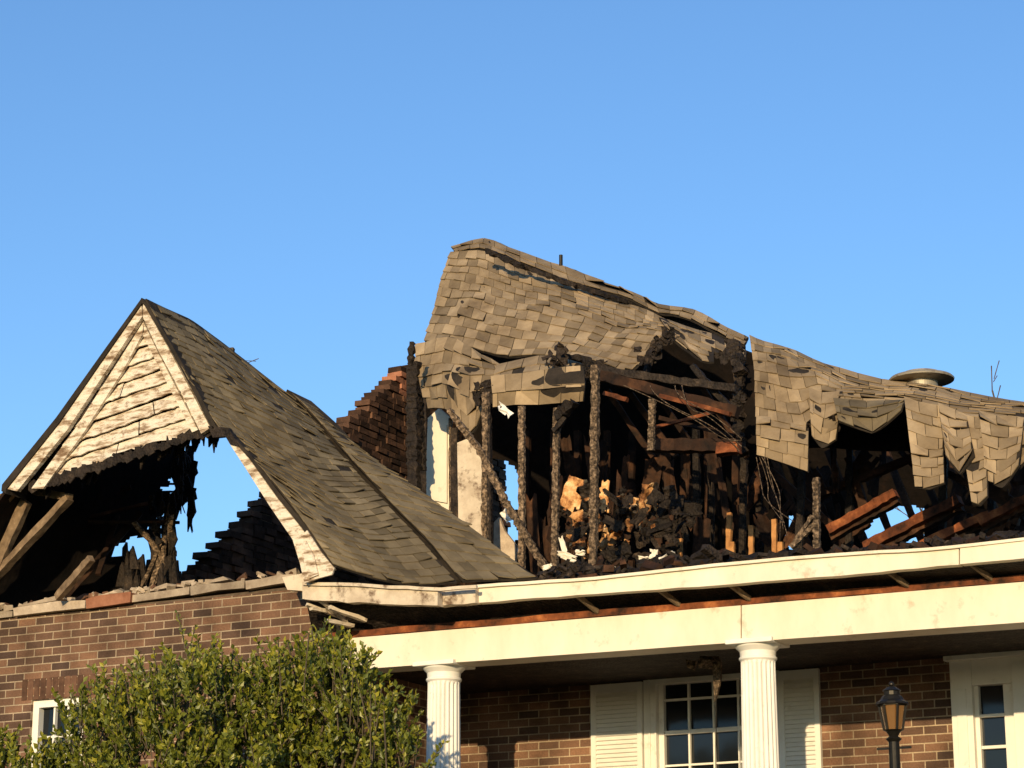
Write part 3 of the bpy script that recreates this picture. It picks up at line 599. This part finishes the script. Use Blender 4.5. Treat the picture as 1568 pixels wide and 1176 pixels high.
fr(a-.02,a+.17,2.3,dz1,BY-.06,BY+.08,s); fr(a+.17,b_,dz1-.22,dz1,BY-.04,BY+.08,s); fr(a-.06,b_+.1,dz1,dz1+.10,BY-.1,BY+.05,s)
fr(a+.03,a+.12,2.3,dz1-.25,BY-.075,BY-.06,s)
p0=P(1500,1100,BY).x;p1=P(1538,1100,BY).x
fr(a+.17,p0+.0,2.3,dz1-.22,BY-.0,BY+.07,s); fr(p1,b_,2.3,dz1-.22,BY+.0,BY+.07,s)
for k in range(-4,4):
    zz=P(1520,1095,BY).z+k*.27
    if 2.4<zz<dz1-.25: fr(p0,p1,zz-.014,zz+.014,BY+.01,BY+.06,s)
fr(P(1556,1100,BY).x,P(1600,1100,BY).x,2.3,dz1-.05,BY-.07,BY-.002,s)
g.box((p0,BY+.062,2.3),(p1,BY+.068,dz1-.22)); g.obj('window_glass',GLASS)
s.obj('door_frame',WHT,bevel=.004)
s=MB(); s.chunk(P(1085,1014,18.9),.16,.1,.06); s.prism([(1090,1005),(1103,1010),(1104,1035),(1098,1062),(1094,1075),(1092,1040)],18.9,.03); s.prism([(1050,1010),(1066,1012),(1062,1026),(1052,1022)],18.9,.03)
s.obj('hanging_fixture',STUD)
wire('fixture_wire',[P(1096,1060,18.9),P(1097,1090,18.9),P(1096,1180,18.9)],.004)
# ------------------------------------------------------------------ roof vent, pipe
s=MB(); c=P(1412,600,22.75); 
s.lathe([(.16,-.3,0),(.16,.10,0),(.20,.11,0),(.325,.115,0),(.33,.13,0),(.31,.15,0),(.24,.168,0),(.20,.172,0),(.19,.195,0),(.10,.21,0),(.02,.215,0)],c,40); s.obj('roof_vent',METAL,smooth=False)
s=MB(); c=P(859,415,24.5); s.lathe([(.022,-.3,0),(.022,.2,0),(.016,.2,0)],c,12); s.obj('vent_pipe',DARKM)
# ------------------------------------------------------------------ lamp post
LP=empty('lamp_post'); c=P(1368,1118,15.6); zg=gz(c.x,c.y)
s=MB(); s.lathe([(.09,zg-c.z-.1,0),(.09,zg-c.z+.25,0),(.05,zg-c.z+.3,0),(.038,-.35,0),(.036,-.08,0),(.055,-.06,0),(.03,-.04,0),(.05,-.01,0),(.07,0,0)],c,20)
n=6
for i in range(n):
    a=2*math.pi*i/n+.2; p=c+Vector((.062*math.cos(a),.062*math.sin(a),0)); q=c+Vector((.092*math.cos(a),.092*math.sin(a),.17)); s.beam(p,q,.013,.013)
    a2=2*math.pi*(i+1)/n+.2; q2=c+Vector((.092*math.cos(a2),.092*math.sin(a2),.17)); s.beam(q,q2,.014,.014)
s.lathe([(.115,.17,0),(.11,.185,0),(.085,.20,0),(.07,.225,0),(.055,.235,0),(.055,.26,0),(.065,.265,0),(.03,.29,0),(.012,.295,0),(.02,.305,0),(.02,.315,0),(.004,.33,0)],c,12)
s.beam(c+Vector((-.12,0,-.12)),c+Vector((.12,0,-.12)),.015,.015)
s.obj('post_and_frame',DARKM,LP)
s=MB(); s.lathe([(.055,.0,0),(.085,.17,0)],c,6); s.obj('lantern_glass',AMB,LP)
s=MB(); s.lathe([(.015,.0,0),(.015,.12,0),(.005,.14,0)],c,8); s.obj('candle_tube',WHT,LP)
# ------------------------------------------------------------------ shrub
SH=empty('shrub')
lumps=[(155,1145,78),(215,1118,84),(300,1092,92),(390,1106,92),(470,1070,82),(525,1072,72),(560,1145,78),(605,1185,48),(420,1180,105),(250,1200,115),(500,1200,95),(-30,1205,76),(40,1218,56),(120,1235,95),(350,1260,140),(60,1285,110)]
lf=MB(); tw=MB(); base=P(300,1150,15.9); bz=gz(base.x,15.9)
def leafs(p,d,l,n,sz,br=0):
    d=d.normalized()
    for i in range(n):
        t=(i+U(0,1))/n; q=p+d*l*t; ax=Vector((U(-1,1),U(-1,1),U(-.3,1))).normalized(); ax=(ax+d*.7).normalized()
        sd=ax.cross(Vector((U(-1,1),U(-1,1),U(-1,1)))).normalized(); L_=sz*U(.7,1.3); W=L_*U(.24,.36)
        nrm=ax.cross(sd)*L_*.12
        r=min(1,max(0,br+.18+.5*t*R()+.4*U(-.4,1)))
        lf.add([q,q+ax*L_*.5+sd*W+nrm,q+ax*L_,q+ax*L_*.5-sd*W+nrm],[(0,1,2,3)],r)
for (lx,ly,lr) in lumps:
    Yc=15.9+U(-.35,.35); c=P(lx,ly,Yc); rad=lr/F*(c-C).length*.95
    nt_=int(215*(lr/100)**2)
    for _ in range(nt_):
        d=Vector((U(-1,1),U(-1,1),U(-.7,1)))
        if d.length<.1: continue
        d.normalize(); k=U(.3,1)**.6
        if noise.noise(d*2.6+c*1.3)<-.10: continue
        p=c+Vector((d.x*rad*k,d.y*rad*.8*k,d.z*rad*.9*k)); dd=(d*.5+Vector((U(-.5,.5),U(-.5,.5),1.0))).normalized()
        l=U(.10,.34); leafs(p,dd,l,int(8+l*55),.052,U(-.15,.2))
        if R()<.4: tw.beam(p-dd*.1,p+dd*l*.95,.005,.005)
    for _ in range(5):
        q=c+Vector((U(-.6,.6)*rad,U(.0,.5)*rad,rad*U(.0,.4))); bb0=Vector((base.x+U(-.9,.9),16.1+U(-.2,.3),bz)); tw.beam(bb0,q,.016,.016,5,.1,None,.12)
shoots=[(290,945,.35),(285,965,.3),(245,1000,.25),(470,975,.2),(500,965,.25),(545,990,.28),(555,1020,.25),(120,1055,.2),(430,985,.25),(400,1000,.2),(170,1035,.2),(610,1110,.22),(635,1130,.2),(205,1010,.15),(515,985,.2),(340,1000,.2),(590,1080,.2),(480,960,.12),(620,1150,.2),(575,1060,.2),(150,1045,.2),(320,985,.2),(450,985,.2)]
for _ in range(45):
    x=U(90,640); y=pl([(90,1075),(180,1030),(290,985),(400,1000),(480,970),(540,985),(580,1050),(640,1140)],x)+U(0,35); shoots.append((x,y,U(.15,.3)))
for x,y,l in shoots:
    p=P(x,y,15.9+U(-.3,.3))-Vector((0,0,l)); d=Vector((U(-.3,.3),U(-.2,.2),1)); leafs(p,d,l*1.15,int(l*80),.045,.12); tw.beam(p-d*.3,p+d*l*1.1,.008,.008,3,.1)
lf.obj('leaves',LEAF,SH); tw.obj('twigs',BARK,SH)
# ------------------------------------------------------------------ bare tree behind house
s=MB(); tp=P(1528,625,42); gzz=gz(tp.x,42); base2=Vector((tp.x+.5,42,gzz-.2))
s.beam(base2,tp+Vector((.3,0,-3)),.28,.28,8,.03); s.beam(tp+Vector((.3,0,-3)),tp,.12,.12,6,.05)
def br(p,d,l,r,dep):
    q=p+d*l; s.beam(p,q,r,r,3,.08,None,.05*l)
    if dep: 
        for _ in range(2): br(q,(d+Vector((U(-.6,.6),U(-.4,.4),U(0,.3)))).normalized(),l*U(.5,.75),r*.6,dep-1)
for k in range(9):
    z=U(-5.5,-3.5); br(tp+Vector((.3,0,z)),Vector((U(-1,1),U(-1,1),U(.1,.4))).normalized(),U(1,1.4),.07,3)
br(tp,Vector((-.25,0,1)).normalized(),.35,.025,0)
s.beam(tp+Vector((-.09,0,.33)),P(1518,560,42),.018,.018,3,.1); s.beam(P(1522,580,42),P(1530,552,42),.014,.014,3,.1); s.beam(P(1521,585,42),P(1527,575,42),.012,.012); s.beam(P(1527,610,42),P(1532,590,42),.016,.016,2,.1)
s.obj('bare_tree',BARK,None)
s=MB(); s.beam(P(368,552,18.9),P(392,553,18.9),.006,.006,3,.2); s.beam(P(378,556,18.9),P(396,549,18.9),.005,.005,3,.2); s.chunk(P(355,537,18.8),.05,.05,.05); s.obj('roof_twig',BARK)
# ------------------------------------------------------------------ light
EL=math.radians(10); tr=Vector((-.26,.97,0)).normalized(); to=Vector((-tr.x*math.cos(EL),-tr.y*math.cos(EL),math.sin(EL)))
sun=bpy.data.lights.new('sun','SUN'); sun.energy=5.0; sun.angle=math.radians(.5); sun.color=(1,.77,.45)
so=bpy.data.objects.new('sun',sun); scene.collection.objects.link(so); so.rotation_euler=to.to_track_quat('Z','Y').to_euler()
wd=bpy.data.worlds.new('World'); scene.world=wd; wd.use_nodes=True; nt=wd.node_tree; N=nt.nodes; L=nt.links
sk=N.new('ShaderNodeTexSky'); sk.sky_type='NISHITA'; sk.sun_disc=False; sk.sun_elevation=EL; sk.sun_rotation=math.atan2(to.x,to.y); sk.air_density=1.0; sk.dust_density=.3; sk.ozone_density=3
vm=N.new('ShaderNodeVectorMath'); vm.operation='MULTIPLY'; vm.inputs[1].default_value=(1.20,1.40,1.62)
L.new(sk.outputs[0],vm.inputs[0]); L.new(vm.outputs[0],N['Background'].inputs[0]); N['Background'].inputs[1].default_value=.14
scene.view_settings.view_transform='Standard'; scene.view_settings.look='None'; scene.view_settings.exposure=0
